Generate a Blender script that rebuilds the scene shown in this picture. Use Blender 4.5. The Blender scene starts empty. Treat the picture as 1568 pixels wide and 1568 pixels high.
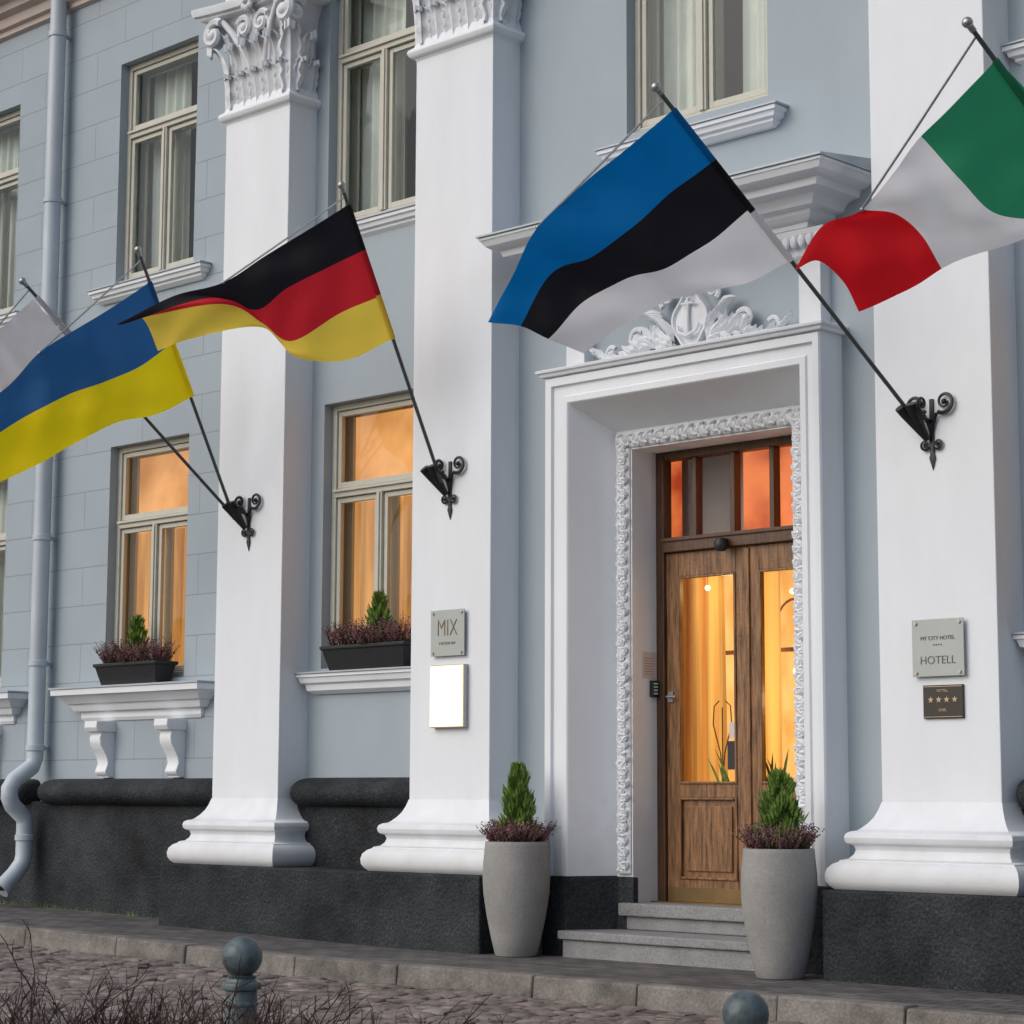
import bpy, math, random
import numpy as np
from mathutils import Vector as V, Matrix
random.seed(7); np.random.seed(7)
scene=bpy.context.scene
COL=scene.collection
# ------------------------------------------------------------------ materials
def _base(name):
    m=bpy.data.materials.new(name);m.use_nodes=True
    nt=m.node_tree;b=nt.nodes["Principled BSDF"];return m,nt,b
def pmat(name,col,rough=.75,var=.07,scale=3.,bump=.15,bscale=60.,metal=0,col2=None,spec=.5,streak=False,speck=0,bdist=.01,dirt=None):
    m,nt,b=_base(name);N=nt.nodes;L=nt.links
    tc=N.new("ShaderNodeTexCoord")
    n1=N.new("ShaderNodeTexNoise");n1.inputs["Scale"].default_value=scale;n1.inputs["Detail"].default_value=4;n1.inputs["Roughness"].default_value=.65
    if streak:
        mp=N.new("ShaderNodeMapping");mp.inputs["Scale"].default_value=streak;L.new(tc.outputs["Object"],mp.inputs[0]);L.new(mp.outputs[0],n1.inputs["Vector"])
    else: L.new(tc.outputs["Object"],n1.inputs["Vector"])
    r=N.new("ShaderNodeValToRGB");r.color_ramp.elements[0].position=.3;r.color_ramp.elements[1].position=.72
    a=[max(0,c*(1-var)) for c in col];d=[min(1,c*(1+var)) for c in (col2 or col)]
    r.color_ramp.elements[0].color=(*a,1);r.color_ramp.elements[1].color=(*d,1)
    L.new(n1.outputs["Fac"],r.inputs[0]);out=r.outputs[0]
    def mul(o,fac_out,c0,c1,p0,p1):
        r3=N.new("ShaderNodeValToRGB");r3.color_ramp.elements[0].position=p0;r3.color_ramp.elements[1].position=p1
        r3.color_ramp.elements[0].color=(*c0,1);r3.color_ramp.elements[1].color=(*c1,1)
        mx=N.new("ShaderNodeMix");mx.data_type='RGBA';mx.blend_type='MULTIPLY';mx.inputs[0].default_value=1
        L.new(fac_out,r3.inputs[0]);L.new(o,mx.inputs[6]);L.new(r3.outputs[0],mx.inputs[7]);return mx.outputs[2]
    if speck:
        n3=N.new("ShaderNodeTexNoise");n3.inputs["Scale"].default_value=bscale*1.5;n3.inputs["Detail"].default_value=2;L.new(tc.outputs["Object"],n3.inputs["Vector"])
        out=mul(out,n3.outputs["Fac"],(1,1,1),(1+speck,)*3,.42,.7)
    if dirt:
        sp=N.new("ShaderNodeSeparateXYZ");L.new(tc.outputs["Object"],sp.inputs[0])
        nz=N.new("ShaderNodeTexNoise");nz.inputs["Scale"].default_value=5;nz.inputs["Detail"].default_value=4;L.new(tc.outputs["Object"],nz.inputs["Vector"])
        ma=N.new("ShaderNodeMath");ma.operation='MULTIPLY_ADD';ma.inputs[1].default_value=.9;L.new(nz.outputs["Fac"],ma.inputs[0]);L.new(sp.outputs[2],ma.inputs[2])
        mr=N.new("ShaderNodeMapRange");mr.inputs[1].default_value=dirt[0]+.45;mr.inputs[2].default_value=dirt[1]+.45;L.new(ma.outputs[0],mr.inputs[0])
        out=mul(out,mr.outputs[0],(dirt[2],dirt[2]*.98,dirt[2]*.95),(1,1,1),0,1)
    L.new(out,b.inputs["Base Color"])
    b.inputs["Roughness"].default_value=rough;b.inputs["Metallic"].default_value=metal
    b.inputs["Specular IOR Level"].default_value=spec
    if bump:
        n2=N.new("ShaderNodeTexNoise");n2.inputs["Scale"].default_value=bscale;n2.inputs["Detail"].default_value=2;L.new(tc.outputs["Object"],n2.inputs["Vector"])
        bp=N.new("ShaderNodeBump");bp.inputs["Strength"].default_value=bump;bp.inputs["Distance"].default_value=bdist
        L.new(n2.outputs["Fac"],bp.inputs["Height"]);L.new(bp.outputs[0],b.inputs["Normal"])
    return m
def brickmat(name,c1,c2,mortar,bw,bh,msize,plane='XZ',bump=.5,rough=.85,offset=.5,var=.25,nscale=3,bias=0,rot=0):
    m,nt,b=_base(name);N=nt.nodes;L=nt.links
    tc=N.new("ShaderNodeTexCoord");sep=N.new("ShaderNodeSeparateXYZ");cmb=N.new("ShaderNodeCombineXYZ")
    L.new(tc.outputs["Object"],sep.inputs[0]);L.new(sep.outputs[0],cmb.inputs[0]);L.new(sep.outputs[2 if plane=='XZ' else 1],cmb.inputs[1])
    mp=N.new("ShaderNodeMapping");mp.inputs["Rotation"].default_value=(0,0,rot);L.new(cmb.outputs[0],mp.inputs[0])
    br=N.new("ShaderNodeTexBrick");br.offset=offset;br.inputs["Scale"].default_value=1;br.inputs["Brick Width"].default_value=bw;br.inputs["Row Height"].default_value=bh;br.inputs["Mortar Size"].default_value=msize
    br.inputs["Mortar Smooth"].default_value=.3;br.inputs["Bias"].default_value=bias
    br.inputs["Color1"].default_value=(*c1,1);br.inputs["Color2"].default_value=(*c2,1);br.inputs["Mortar"].default_value=(*mortar,1)
    L.new(mp.outputs[0],br.inputs["Vector"])
    n1=N.new("ShaderNodeTexNoise");n1.inputs["Scale"].default_value=nscale;n1.inputs["Detail"].default_value=5;L.new(tc.outputs["Object"],n1.inputs["Vector"])
    r=N.new("ShaderNodeValToRGB");r.color_ramp.elements[0].position=.3;r.color_ramp.elements[1].position=.7
    r.color_ramp.elements[0].color=(1-var,)*3+(1,);r.color_ramp.elements[1].color=(1+var,)*3+(1,)
    L.new(n1.outputs["Fac"],r.inputs[0])
    mx=N.new("ShaderNodeMix");mx.data_type='RGBA';mx.blend_type='MULTIPLY';mx.inputs[0].default_value=1
    L.new(br.outputs["Color"],mx.inputs[6]);L.new(r.outputs[0],mx.inputs[7]);L.new(mx.outputs[2],b.inputs["Base Color"])
    inv=N.new("ShaderNodeMath");inv.operation='SUBTRACT';inv.inputs[0].default_value=1;L.new(br.outputs["Fac"],inv.inputs[1])
    bp=N.new("ShaderNodeBump");bp.inputs["Strength"].default_value=bump;bp.inputs["Distance"].default_value=.012
    L.new(inv.outputs[0],bp.inputs["Height"]);L.new(bp.outputs[0],b.inputs["Normal"])
    b.inputs["Roughness"].default_value=rough
    return m
def emat(name,col,strength,glow_streak=0,col2=None,base=.3,sample=False,zs=.35,p0=.32,p1=.68):
    m,nt,b=_base(name);N=nt.nodes;L=nt.links
    b.inputs["Roughness"].default_value=.9;b.inputs["Base Color"].default_value=(col[0]*base,col[1]*base,col[2]*base,1);b.inputs["Specular IOR Level"].default_value=0
    tc=N.new("ShaderNodeTexCoord");mp=N.new("ShaderNodeMapping");L.new(tc.outputs["Object"],mp.inputs[0])
    mp.inputs["Scale"].default_value=(glow_streak or 1,glow_streak and .01 or 1,zs)  # stretched noise paints light and dark streaks into the emission
    n=N.new("ShaderNodeTexNoise");n.inputs["Scale"].default_value=1.;n.inputs["Detail"].default_value=3;L.new(mp.outputs[0],n.inputs["Vector"])
    r=N.new("ShaderNodeValToRGB");r.color_ramp.elements[0].position=p0;r.color_ramp.elements[1].position=p1
    c2=col2 or [c*.45 for c in col]
    r.color_ramp.elements[0].color=(*c2,1);r.color_ramp.elements[1].color=(*col,1)
    L.new(n.outputs["Fac"],r.inputs[0]);L.new(r.outputs[0],b.inputs["Emission Color"]);b.inputs["Emission Strength"].default_value=strength
    if not sample: m.cycles.emission_sampling='NONE'
    return m
def glassmat(name,tint=(1,1,1),f=1.0,add=.015):
    m=bpy.data.materials.new(name);m.use_nodes=True;nt=m.node_tree;N=nt.nodes;L=nt.links;N.clear()
    o=N.new("ShaderNodeOutputMaterial");mx=N.new("ShaderNodeMixShader");t=N.new("ShaderNodeBsdfTransparent");g=N.new("ShaderNodeBsdfGlossy")
    t.inputs[0].default_value=(*tint,1);g.inputs["Roughness"].default_value=.02
    fr=N.new("ShaderNodeLayerWeight");fr.inputs[0].default_value=.18
    mu=N.new("ShaderNodeMath");mu.operation='MULTIPLY_ADD';mu.inputs[1].default_value=f;mu.inputs[2].default_value=add;L.new(fr.outputs["Fresnel"],mu.inputs[0])
    L.new(mu.outputs[0],mx.inputs[0]);L.new(t.outputs[0],mx.inputs[1]);L.new(g.outputs[0],mx.inputs[2]);L.new(mx.outputs[0],o.inputs[0])
    return m
def clothmat(name,col,tr=.48):
    m=bpy.data.materials.new(name);m.use_nodes=True;nt=m.node_tree;N=nt.nodes;L=nt.links;N.clear()
    o=N.new("ShaderNodeOutputMaterial");mx=N.new("ShaderNodeMixShader");d=N.new("ShaderNodeBsdfPrincipled");t=N.new("ShaderNodeBsdfTranslucent")
    d.inputs["Base Color"].default_value=(*col,1);d.inputs["Roughness"].default_value=.6;d.inputs["Specular IOR Level"].default_value=.25
    t.inputs[0].default_value=(*[min(1,c*1.2) for c in col],1);mx.inputs[0].default_value=tr
    tc=N.new("ShaderNodeTexCoord");n=N.new("ShaderNodeTexNoise");n.inputs["Scale"].default_value=2.6;n.inputs["Detail"].default_value=1;L.new(tc.outputs["Object"],n.inputs["Vector"])
    bp=N.new("ShaderNodeBump");bp.inputs["Strength"].default_value=.6;bp.inputs["Distance"].default_value=.08;L.new(n.outputs["Fac"],bp.inputs["Height"]);L.new(bp.outputs[0],d.inputs["Normal"]);L.new(bp.outputs[0],t.inputs["Normal"])
    L.new(d.outputs[0],mx.inputs[1]);L.new(t.outputs[0],mx.inputs[2]);L.new(mx.outputs[0],o.inputs[0])
    return m
WHITE=pmat("white_plaster",(.76,.79,.83),.8,.04,1.3,.12,90,streak=(1.5,1.5,.5),dirt=(.5,1.15,.84))
ORN=pmat("ornament_plaster",(.69,.715,.75),.8,.06,6,.15,60)
BLUE=pmat("blue_plaster",(.355,.415,.46),.85,.05,1.1,.12,90,streak=(1.2,1.2,.5))
BLOCK=brickmat("blue_block_plaster",(.33,.387,.433),(.345,.402,.448),(.24,.275,.305),.92,.375,.005,'XZ',.4,.85,.5,.05,1.2)
DARK=pmat("dark_granite_render",(.009,.0105,.0125),.75,.35,1.6,.7,38,col2=(.024,.027,.030),speck=1.1,bdist=.02,spec=.22)
SILLM=pmat("sheet_metal",(.40,.44,.49),.45,.06,4,.05,30,metal=.2)
FRAME=pmat("cream_window_paint",(.52,.51,.44),.5,.05,8,.05,60)
FRAMED=pmat("inner_window_paint",(.44,.43,.37),.55,.05,8,.05,60)
WOOD=pmat("oak_wood",(.135,.058,.022),.45,.55,5,.25,40,col2=(.24,.118,.048),streak=(9,9,.8))
WOODD=pmat("dark_oak",(.085,.038,.016),.45,.45,5,.2,40,streak=(9,9,.8))
BRASS=pmat("brass_kick",(.20,.13,.055),.42,.2,4,.05,30,metal=.6)
IRON=pmat("wrought_iron",(.012,.012,.013),.42,.2,20,.2,80)
POLE=pmat("pole_metal",(.10,.105,.11),.4,.1,20,.0,80,metal=.5)
SILV=pmat("finial_metal",(.38,.39,.40),.35,.1,20,.0,80,metal=.7)
GALV=pmat("pipe_paint",(.47,.53,.59),.42,.08,2,.05,30)
STEP=pmat("step_stone",(.27,.275,.28),.75,.15,5,.4,60,speck=-.35)
CONC=pmat("planter_concrete",(.29,.285,.275),.75,.12,4,.25,45,speck=-.14)
SOIL=pmat("soil",(.03,.022,.015),.95,.3,20,.6,40)
BLK=pmat("black_plastic",(.014,.015,.018),.5,.2,9,.1,40)
GLASS=glassmat("window_glass",(.93,.96,.95),1.0,.035)
DGLASS=glassmat("door_glass",(.97,.97,.95),.8)
ROOM=pmat("room_wall",(.35,.36,.34),.9,.1,2,0)
CURT=pmat("grey_curtain",(.70,.74,.68),.9,.1,3,0)
BEIGE=pmat("beige_cornice",(.62,.52,.47),.8,.05,3,.1,40)
ROOF=pmat("roof_metal",(.12,.10,.10),.6,.1,3,.1,20)
LIT=emat("lit_orange_curtain",(.98,.50,.17),.80,14,(.32,.125,.03),zs=.5)  # light from behind and fold shading put into the curtain's emission colour
LITB=emat("lit_orange_blind",(1.0,.47,.17),.82,1.6,(.62,.25,.07),zs=1.6,p0=.36,p1=.62)  # blind's backlight and soft shading are painted as emission
DLIT=emat("door_glow_curtain",(1.0,.58,.13),.66,22,(.33,.12,.02),base=.8,zs=.25,p0=.40,p1=.60)  # lobby light and fold shading painted into the curtain's own glow
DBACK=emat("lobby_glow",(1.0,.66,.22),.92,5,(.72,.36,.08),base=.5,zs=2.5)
DRED=emat("fanlight_glow",(.95,.24,.07),.85,2.2,(.42,.05,.015),zs=2.4,p0=.36,p1=.6)  # room light behind the fanlight, put into emission colour
DGREY=pmat("pane_reflection_grey",(.3,.27,.28),.8,.1,3,0)
LAMP=emat("lamp_glass",(1,.82,.45),3.,0,(1,.80,.42))
LBOX=emat("light_panel",(1,.93,.76),4.0,0,(1,.92,.74),sample=True)
LBOX2=emat("light_panel_glow_rim",(1,.80,.52),1.3,0,(1,.8,.5))
PAPER=pmat("paper",(.62,.55,.52),.8,.04,8,0)
SIGNG=pmat("frosted_sign_glass",(.40,.43,.41),.25,.06,3,.0)
TXT=pmat("brown_lettering",(.20,.14,.07),.5,.1,5,0)
TXTG=pmat("grey_lettering",(.10,.105,.11),.5,.1,5,0)
GOLD=pmat("gold_star",(.55,.38,.25),.4,.1,5,0)
PLQ=pmat("bronze_plaque",(.022,.016,.013),.35,.2,9,.05)
GREEN=pmat("conifer_green",(.085,.16,.025),.8,.35,14,0,col2=(.14,.24,.035))
GREEN2=pmat("conifer_light",(.20,.31,.055),.8,.3,14,0)
HEATH=pmat("heather_purple",(.09,.026,.036),.85,.4,18,0,col2=(.17,.058,.07))
HEATH2=pmat("heather_pale",(.24,.14,.14),.85,.3,18,0)
HGRN=pmat("heather_green",(.05,.055,.022),.85,.3,18,0)
TWIG=pmat("bare_twig",(.05,.030,.023),.85,.35,10,0,col2=(.115,.072,.055))
BOLL=pmat("bollard_paint",(.045,.065,.072),.45,.35,9,.3,30,col2=(.11,.14,.15))
PAVE=brickmat("sidewalk_pavers",(.075,.07,.07),(.14,.13,.125),(.028,.028,.028),.24,.12,.009,'XY',1.,.8,.5,.3,2.2)
COBB=pmat("sett_stone",(.075,.06,.053),.6,.4,5.5,.5,35,col2=(.19,.155,.14),speck=.3)
COBJ=pmat("street_joint_sand",(.04,.036,.032),.9,.3,3,.4,30)
KERB=pmat("kerb_granite",(.11,.10,.09),.8,.35,3,.6,40,speck=.4,col2=(.17,.155,.14))
GRND=pmat("ground_dirt",(.12,.11,.10),.9,.2,1,.3,20)
# ------------------------------------------------------------------ mesh builder
class MB:
    def __init__(s): s.v=[];s.f=[];s.m=[]
    def face(s,pts,m=0):
        n=len(s.v);s.v+= [tuple(p) for p in pts];s.f.append(tuple(range(n,n+len(pts))));s.m.append(m)
    def box(s,x0,x1,y0,y1,z0,z1,m=0):
        n=len(s.v);s.v+=[(x0,y0,z0),(x1,y0,z0),(x1,y1,z0),(x0,y1,z0),(x0,y0,z1),(x1,y0,z1),(x1,y1,z1),(x0,y1,z1)]
        for f in ((0,3,2,1),(4,5,6,7),(0,1,5,4),(1,2,6,5),(2,3,7,6),(3,0,4,7)): s.f.append(tuple(n+i for i in f));s.m.append(m)
    def rings(s,R,m=0,cap=True,closed=True):
        n=len(s.v);k=len(R[0])
        for r in R: s.v+=[tuple(p) for p in r]
        for i in range(len(R)-1):
            for j in range(k if closed else k-1):
                a=n+i*k+j;b=n+i*k+(j+1)%k;s.f.append((a,b,b+k,a+k));s.m.append(m)
        if cap and closed:
            s.f.append(tuple(n+j for j in range(k)));s.m.append(m);o=n+(len(R)-1)*k
            s.f.append(tuple(o+j for j in range(k)));s.m.append(m)
    def loft(s,x0,x1,yf,yb,prof,m=0):
        s.rings([[(x0-o,yf-o,z),(x1+o,yf-o,z),(x1+o,yb,z),(x0-o,yb,z)] for z,o in prof],m)
    def lathe(s,c,prof,n=24,m=0):
        s.rings([[(c[0]+r*math.cos(2*math.pi*j/n),c[1]+r*math.sin(2*math.pi*j/n),c[2]+z) for j in range(n)] for r,z in prof],m)
    def tube(s,path,r,n=8,m=0):
        P=[V(p) for p in path];T=[]
        for i in range(len(P)):
            d=(P[min(i+1,len(P)-1)]-P[max(i-1,0)]);T.append(d.normalized() if d.length>1e-9 else V((0,0,1)))
        a=T[0].orthogonal().normalized();R=[]
        for i,p in enumerate(P):
            a=(a-T[i]*a.dot(T[i]));a=a.normalized() if a.length>1e-6 else T[i].orthogonal().normalized()
            b=T[i].cross(a);rr=r[i] if hasattr(r,'__len__') else r
            R.append([p+(a*math.cos(2*math.pi*j/n)+b*math.sin(2*math.pi*j/n))*rr for j in range(n)])
        s.rings(R,m)
    def sphere(s,c,r,sc=(1,1,1),nu=12,nv=8,m=0):
        R=[]
        for i in range(nv+1):
            t=math.pi*i/nv;t=min(max(t,.02),math.pi-.02)
            R.append([(c[0]+r*sc[0]*math.sin(t)*math.cos(2*math.pi*j/nu),c[1]+r*sc[1]*math.sin(t)*math.sin(2*math.pi*j/nu),c[2]-r*sc[2]*math.cos(t)) for j in range(nu)])
        s.rings(R,m)
    def grid(s,G,m=0,mf=None):
        n=len(s.v);k=len(G[0])
        for r in G: s.v+=[tuple(p) for p in r]
        for i in range(len(G)-1):
            for j in range(k-1):
                a=n+i*k+j;s.f.append((a,a+1,a+k+1,a+k));s.m.append(mf(i,j) if mf else m)
    def leaf(s,o,right,up,out,w,h,curl=.16,m=0,nu=8,nv=14,lob=5):
        o=V(o);right=V(right);up=V(up);out=V(out)
        pv=[0,.3,.55,.75,.88,.96,1.0];po=[0,.01,.03,.45*curl,.8*curl,1.05*curl,.95*curl];pz=[0,.32*h,.62*h,.86*h,.98*h,.95*h,.84*h]
        G=[]
        for i in range(nv+1):
            v=i/nv;oo=np.interp(v,pv,po);zz=np.interp(v,pv,pz)
            hw=w/2*(.62+.38*math.sin(math.pi*min(1,v*.95+.05)))*(1+.16*math.cos(v*lob*2*math.pi))*(1-.45*v**5)
            row=[]
            for j in range(nu+1):
                u=-1+2*j/nu
                rid=.09*w*math.cos(u*math.pi*2.5)*(1-.4*v)-.16*w*u*u
                row.append(o+right*u*hw+up*(zz-.05*h*abs(u))+out*(oo+rid+.02))
            G.append(row)
        s.grid(G,m)
    def spiral(s,c,a,b,r0,turns,tr,flip=1,m=0,start=0,k=.17,n=40):
        c=V(c);a=V(a);b=V(b);P=[];RR=[]
        for i in range(n+1):
            t=turns*2*math.pi*i/n;r=r0*math.exp(-k*t);th=start+flip*t
            P.append(c+a*r*math.cos(th)+b*r*math.sin(th));RR.append(tr*(1-.55*i/n))
        s.tube(P,RR,6,m);s.sphere(c,tr*1.3,m=m,nu=8,nv=6)
    def build(s,name,mats,parent=None,smooth=False,bevel=0,ang=35,recalc=True):
        me=bpy.data.meshes.new(name);me.from_pydata(s.v,[],s.f)
        for mt in (mats if isinstance(mats,(list,tuple)) else [mats]): me.materials.append(mt)
        for i,p in enumerate(me.polygons): p.material_index=s.m[i]
        me.update()
        if recalc:
            import bmesh
            bm=bmesh.new();bm.from_mesh(me);bmesh.ops.recalc_face_normals(bm,faces=bm.faces);bm.to_mesh(me);bm.free()
        if smooth:
            for p in me.polygons: p.use_smooth=True
            me.set_sharp_from_angle(angle=math.radians(ang))
        ob=bpy.data.objects.new(name,me);COL.objects.link(ob)
        if parent: ob.parent=parent
        if bevel:
            bv=ob.modifiers.new("bevel",'BEVEL');bv.width=bevel;bv.segments=2;bv.limit_method='ANGLE';bv.angle_limit=math.radians(40)
        return ob
def empty(name,loc=(0,0,0)):
    e=bpy.data.objects.new(name,None);COL.objects.link(e);e.empty_display_size=.2;return e
# ------------------------------------------------------------------ layout
W=.316; WF=.44
PX=[-2.537,0.0,4.529,7.066]; PW=.9
def zg(x): return .016*min(12,max(0,-x))
H=empty("hotel_building")
WIN=[ # x0,x1,z0,z1,ztr,kind
(-4.65,-3.40,6.15,8.40,7.68,'u'),(-4.65,-3.40,2.25,4.53,3.77,'l'),
(-7.72,-6.45,6.15,8.40,7.68,'u'),(-7.72,-6.45,2.25,4.53,3.77,'u'),
(-1.47,-.22,6.15,8.42,7.70,'u'),(-1.47,-.22,2.25,4.56,3.78,'l'),
(5.60,6.85,6.15,8.42,7.70,'u'),(5.60,6.85,2.25,4.56,3.78,'l'),
(2.05,3.42,6.25,8.42,7.70,'u')]
DOOR=(1.44,4.03,0,4.36)
def wall(name,x0,x1,z0,z1,holes,mat):
    mb=MB();xs=sorted({x0,x1}|{h[i] for h in holes for i in (0,1) if x0<h[i]<x1});zs=sorted({z0,z1}|{h[i] for h in holes for i in (2,3) if z0<h[i]<z1})
    for a,b in zip(xs,xs[1:]):
        for c,d in zip(zs,zs[1:]):
            cx,cz=(a+b)/2,(c+d)/2
            if any(h[0]<cx<h[1] and h[2]<cz<h[3] for h in holes): continue
            mb.face([(a,W,c),(b,W,c),(b,W,d),(a,W,d)])
    return mb.build(name,mat,H,recalc=False)
wall("block_wall",-10,-2.3,1.1,9.2,[w for w in WIN if w[1]<-2.5],BLOCK)
wall("smooth_wall",-2.3,10,.3,9.2,[w for w in WIN if w[1]>-2.5]+[DOOR],BLUE)
rv=MB()
for w in WIN:
    x0,x1,z0,z1=w[:4];D2=W+.30
    for q in ([(x0,W,z0),(x0,D2,z0),(x0,D2,z1),(x0,W,z1)],[(x1,W,z0),(x1,D2,z0),(x1,D2,z1),(x1,W,z1)],[(x0,W,z1),(x1,W,z1),(x1,D2,z1),(x0,D2,z1)],[(x0,W,z0),(x1,W,z0),(x1,D2,z0),(x0,D2,z0)]): rv.face(q)
rv.build("window_reveals",BLUE,H)
b=MB();b.box(-10,10,2.6,8,0,9.9);b.box(-10,10,.34,2.6,9.21,9.9);b.build("building_body",BLUE,H)
b=MB();b.loft(-10,10,W,2.,[(9.17,.0),(9.19,.05),(9.24,.06),(9.25,.11),(9.33,.14),(9.36,.22),(9.43,.25),(9.44,.33),(9.52,.35),(9.55,.33)]);b.build("main_cornice",BEIGE,H,smooth=True)
b=MB();b.rings([[(-10.2,-.1,9.9),(10.2,-.1,9.9),(10.2,8.2,9.9),(-10.2,8.2,9.9)],[(-8,3.6,12.5),(8,3.6,12.5),(8,4.6,12.5),(-8,4.6,12.5)]]);b.build("roof",ROOF,H)
# ------------------------------------------------------------------ windows
def curtain(x0,x1,y,z0,z1,mat,parent,name,amp=.03,k=38):
    mb=MB();n=max(8,int((x1-x0)*90));G=[]
    ph=random.random()*6
    for i in range(9):
        z=z0+(z1-z0)*i/8;row=[]
        for j in range(n+1):
            x=x0+(x1-x0)*j/n
            row.append((x,y+amp*math.sin(k*x+ph+.8*math.sin(x*9+ph)+.15*i*math.sin(x*5))+.3*amp*math.sin(x*90),z))
        G.append(row)
    mb.grid(G);return mb.build(name,mat,parent,smooth=True,ang=80,recalc=False)
def window(w,idx):
    x0,x1,z0,z1,zt,kind=w;e=bpy.data.objects.new("window_%d"%idx,None);COL.objects.link(e);e.parent=H
    f=MB();y0,y1=WF-.03,WF+.04;t=.055
    f.box(x0,x0+t,y0,y1,z0,z1);f.box(x1-t,x1,y0,y1,z0,z1);f.box(x0+t,x1-t,y0,y1,z1-t,z1);f.box(x0+t,x1-t,y0,y1,z0,z0+.06)
    f.box(x0+t,x1-t,y0-.012,y1,zt-.04,zt+.035);f.box(x0+t-.01,x1-t+.01,y0-.035,y0-.012,zt+.005,zt+.03)
    xm=(x0+x1)/2;mw=.035
    f.box(xm-mw,xm+mw,y0-.01,y1,z0+.06,zt-.04)
    f.box(xm-.016,xm+.016,y0-.024,y0-.01,z0+.06,zt-.04)
    f.build("window_frame",FRAME,e,bevel=.005)
    s=MB();ys0,ys1=WF-.012,WF+.03
    for a,bb,c,d in ((x0+t+.006,xm-mw-.006,z0+.066,zt-.046),(xm+mw+.006,x1-t-.006,z0+.066,zt-.046),(x0+t+.006,x1-t-.006,zt+.041,z1-t-.006)):
        q=.042
        s.box(a,a+q,ys0,ys1,c,d);s.box(bb-q,bb,ys0,ys1,c,d);s.box(a+q,bb-q,ys0,ys1,c,c+q+.01);s.box(a+q,bb-q,ys0,ys1,d-q,d)
    s.build("sashes",FRAME,e,bevel=.004)
    g=MB()
    for a,bb,c,d in ((x0+t,xm,z0+.06,zt),(xm,x1-t,z0+.06,zt),(x0+t,x1-t,zt,z1-t)):
        o=random.uniform(-.005,.005);g.face([(a,WF+.006,c),(bb,WF+.006+o,c),(bb,WF+.006+o*.5,d),(a,WF+.006,d)])
    g.build("glass",GLASS,e,recalc=False)
    s=MB();yi0,yi1=WF+.135,WF+.165
    s.box(x0,x0+.09,yi0,yi1,z0,z1);s.box(x1-.09,x1,yi0,yi1,z0,z1);s.box(xm-.05,xm+.05,yi0,yi1,z0,zt);s.box(x0+.09,x1-.09,yi0,yi1,zt-.05,zt+.05);s.box(x0+.09,x1-.09,yi0,yi1,z1-.09,z1)
    s.build("inner_casement",FRAMED,e)
    r=MB();X0,X1,Z0,Z1,Y0,Y1=x0-.15,x1+.15,z0-.2,z1+.1,W+.31,W+2.0
    for q in ([(X0,Y0,Z0),(X0,Y1,Z0),(X0,Y1,Z1),(X0,Y0,Z1)],[(X1,Y0,Z0),(X1,Y1,Z0),(X1,Y1,Z1),(X1,Y0,Z1)],[(X0,Y1,Z0),(X1,Y1,Z0),(X1,Y1,Z1),(X0,Y1,Z1)],[(X0,Y0,Z0),(X1,Y0,Z0),(X1,Y1,Z0),(X0,Y1,Z0)],[(X0,Y0,Z1),(X1,Y0,Z1),(X1,Y1,Z1),(X0,Y1,Z1)]): r.face(q)
    r.build("room",ROOM,e)
    if kind=='l':
        curtain(x0-.1,x1+.1,W+.42,z0,zt+.1,LIT,e,"curtain",.035,34)
        curtain(x0-.1,x1+.1,W+.39,zt-.05,z1,LITB,e,"blind",.004,5)
    else:
        curtain(x0-.1,x0+.62,W+.38,z0,z1,CURT,e,"curtain_a",.03,42)
        curtain(x1-.50,x1+.1,W+.38,z0,z1,CURT,e,"curtain_b",.03,42)
for i,w in enumerate(WIN): window(w,i)
# sills
s=MB()
prof=lambda zt:[(zt-.13,-.07),(zt-.10,-.03),(zt-.08,-.03),(zt-.07,0),(zt-.035,.01),(zt-.03,.03),(zt,.03)]
for x0,x1 in ((-4.93,-3.13),(-8.0,-6.2)): s.loft(x0+.03,x1-.03,.22,W+.01,prof(6.10))
s.loft(-1.60,-.035,.25,W+.01,prof(6.10));s.loft(5.465,7.03,.25,W+.01,prof(6.10))
s.loft(1.90,3.56,.20,W+.01,prof(6.12))
P2=[(2.03,-.09),(2.06,-.04),(2.11,-.03),(2.125,0),(2.17,.015),(2.175,.03),(2.20,.03)]
s.loft(-1.602,-.035,.20,W+.01,P2);s.loft(5.464,7.03,.20,W+.01,P2)
for c in (-4.025,-7.08): s.loft(c-.92,c+.92,.30,W+.01,[(1.87,-.0),(1.90,.02),(1.96,.02),(1.965,.07),(2.0,.09),(2.03,.10),(2.035,.13),(2.07,.16),(2.11,.20),(2.115,.235),(2.17,.24)])
s.build("window_sills",WHITE,H,smooth=True,ang=30)
s=MB()
for c in (-4.025,-7.08): s.box(c-1.175,c+1.175,.048,W+.1,2.173,2.19)
s.box(-1.635,-.002,.155,W+.1,2.203,2.217);s.box(5.431,7.064,.155,W+.1,2.203,2.217)
for x0,x1,z,y in ((-4.95,-3.11,6.103,.175),(-8.0,-6.2,6.103,.175),(-1.63,-.005,6.103,.205),(5.44,7.06,6.103,.205),(1.85,3.61,6.123,.155)):
    s.box(x0,x1,y,W+.1,z,z+.012)
s.build("sill_flashing",SILLM,H)
s=MB()
for c in (-4.54,-3.44,-7.6,-6.5):
    R=[]
    for z,o in ((1.86,.22),(1.80,.225),(1.76,.20),(1.755,.15),(1.70,.17),(1.64,.16),(1.58,.12),(1.52,.085),(1.46,.07),(1.42,.085),(1.385,.10),(1.36,.09),(1.34,.06),(1.325,.06)):
        hw=.10 if z>1.757 else .085
        R.append([(c-hw,W-o,z),(c+hw,W-o,z),(c+hw,W+.01,z),(c-hw,W+.01,z)])
    s.rings(R)
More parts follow.
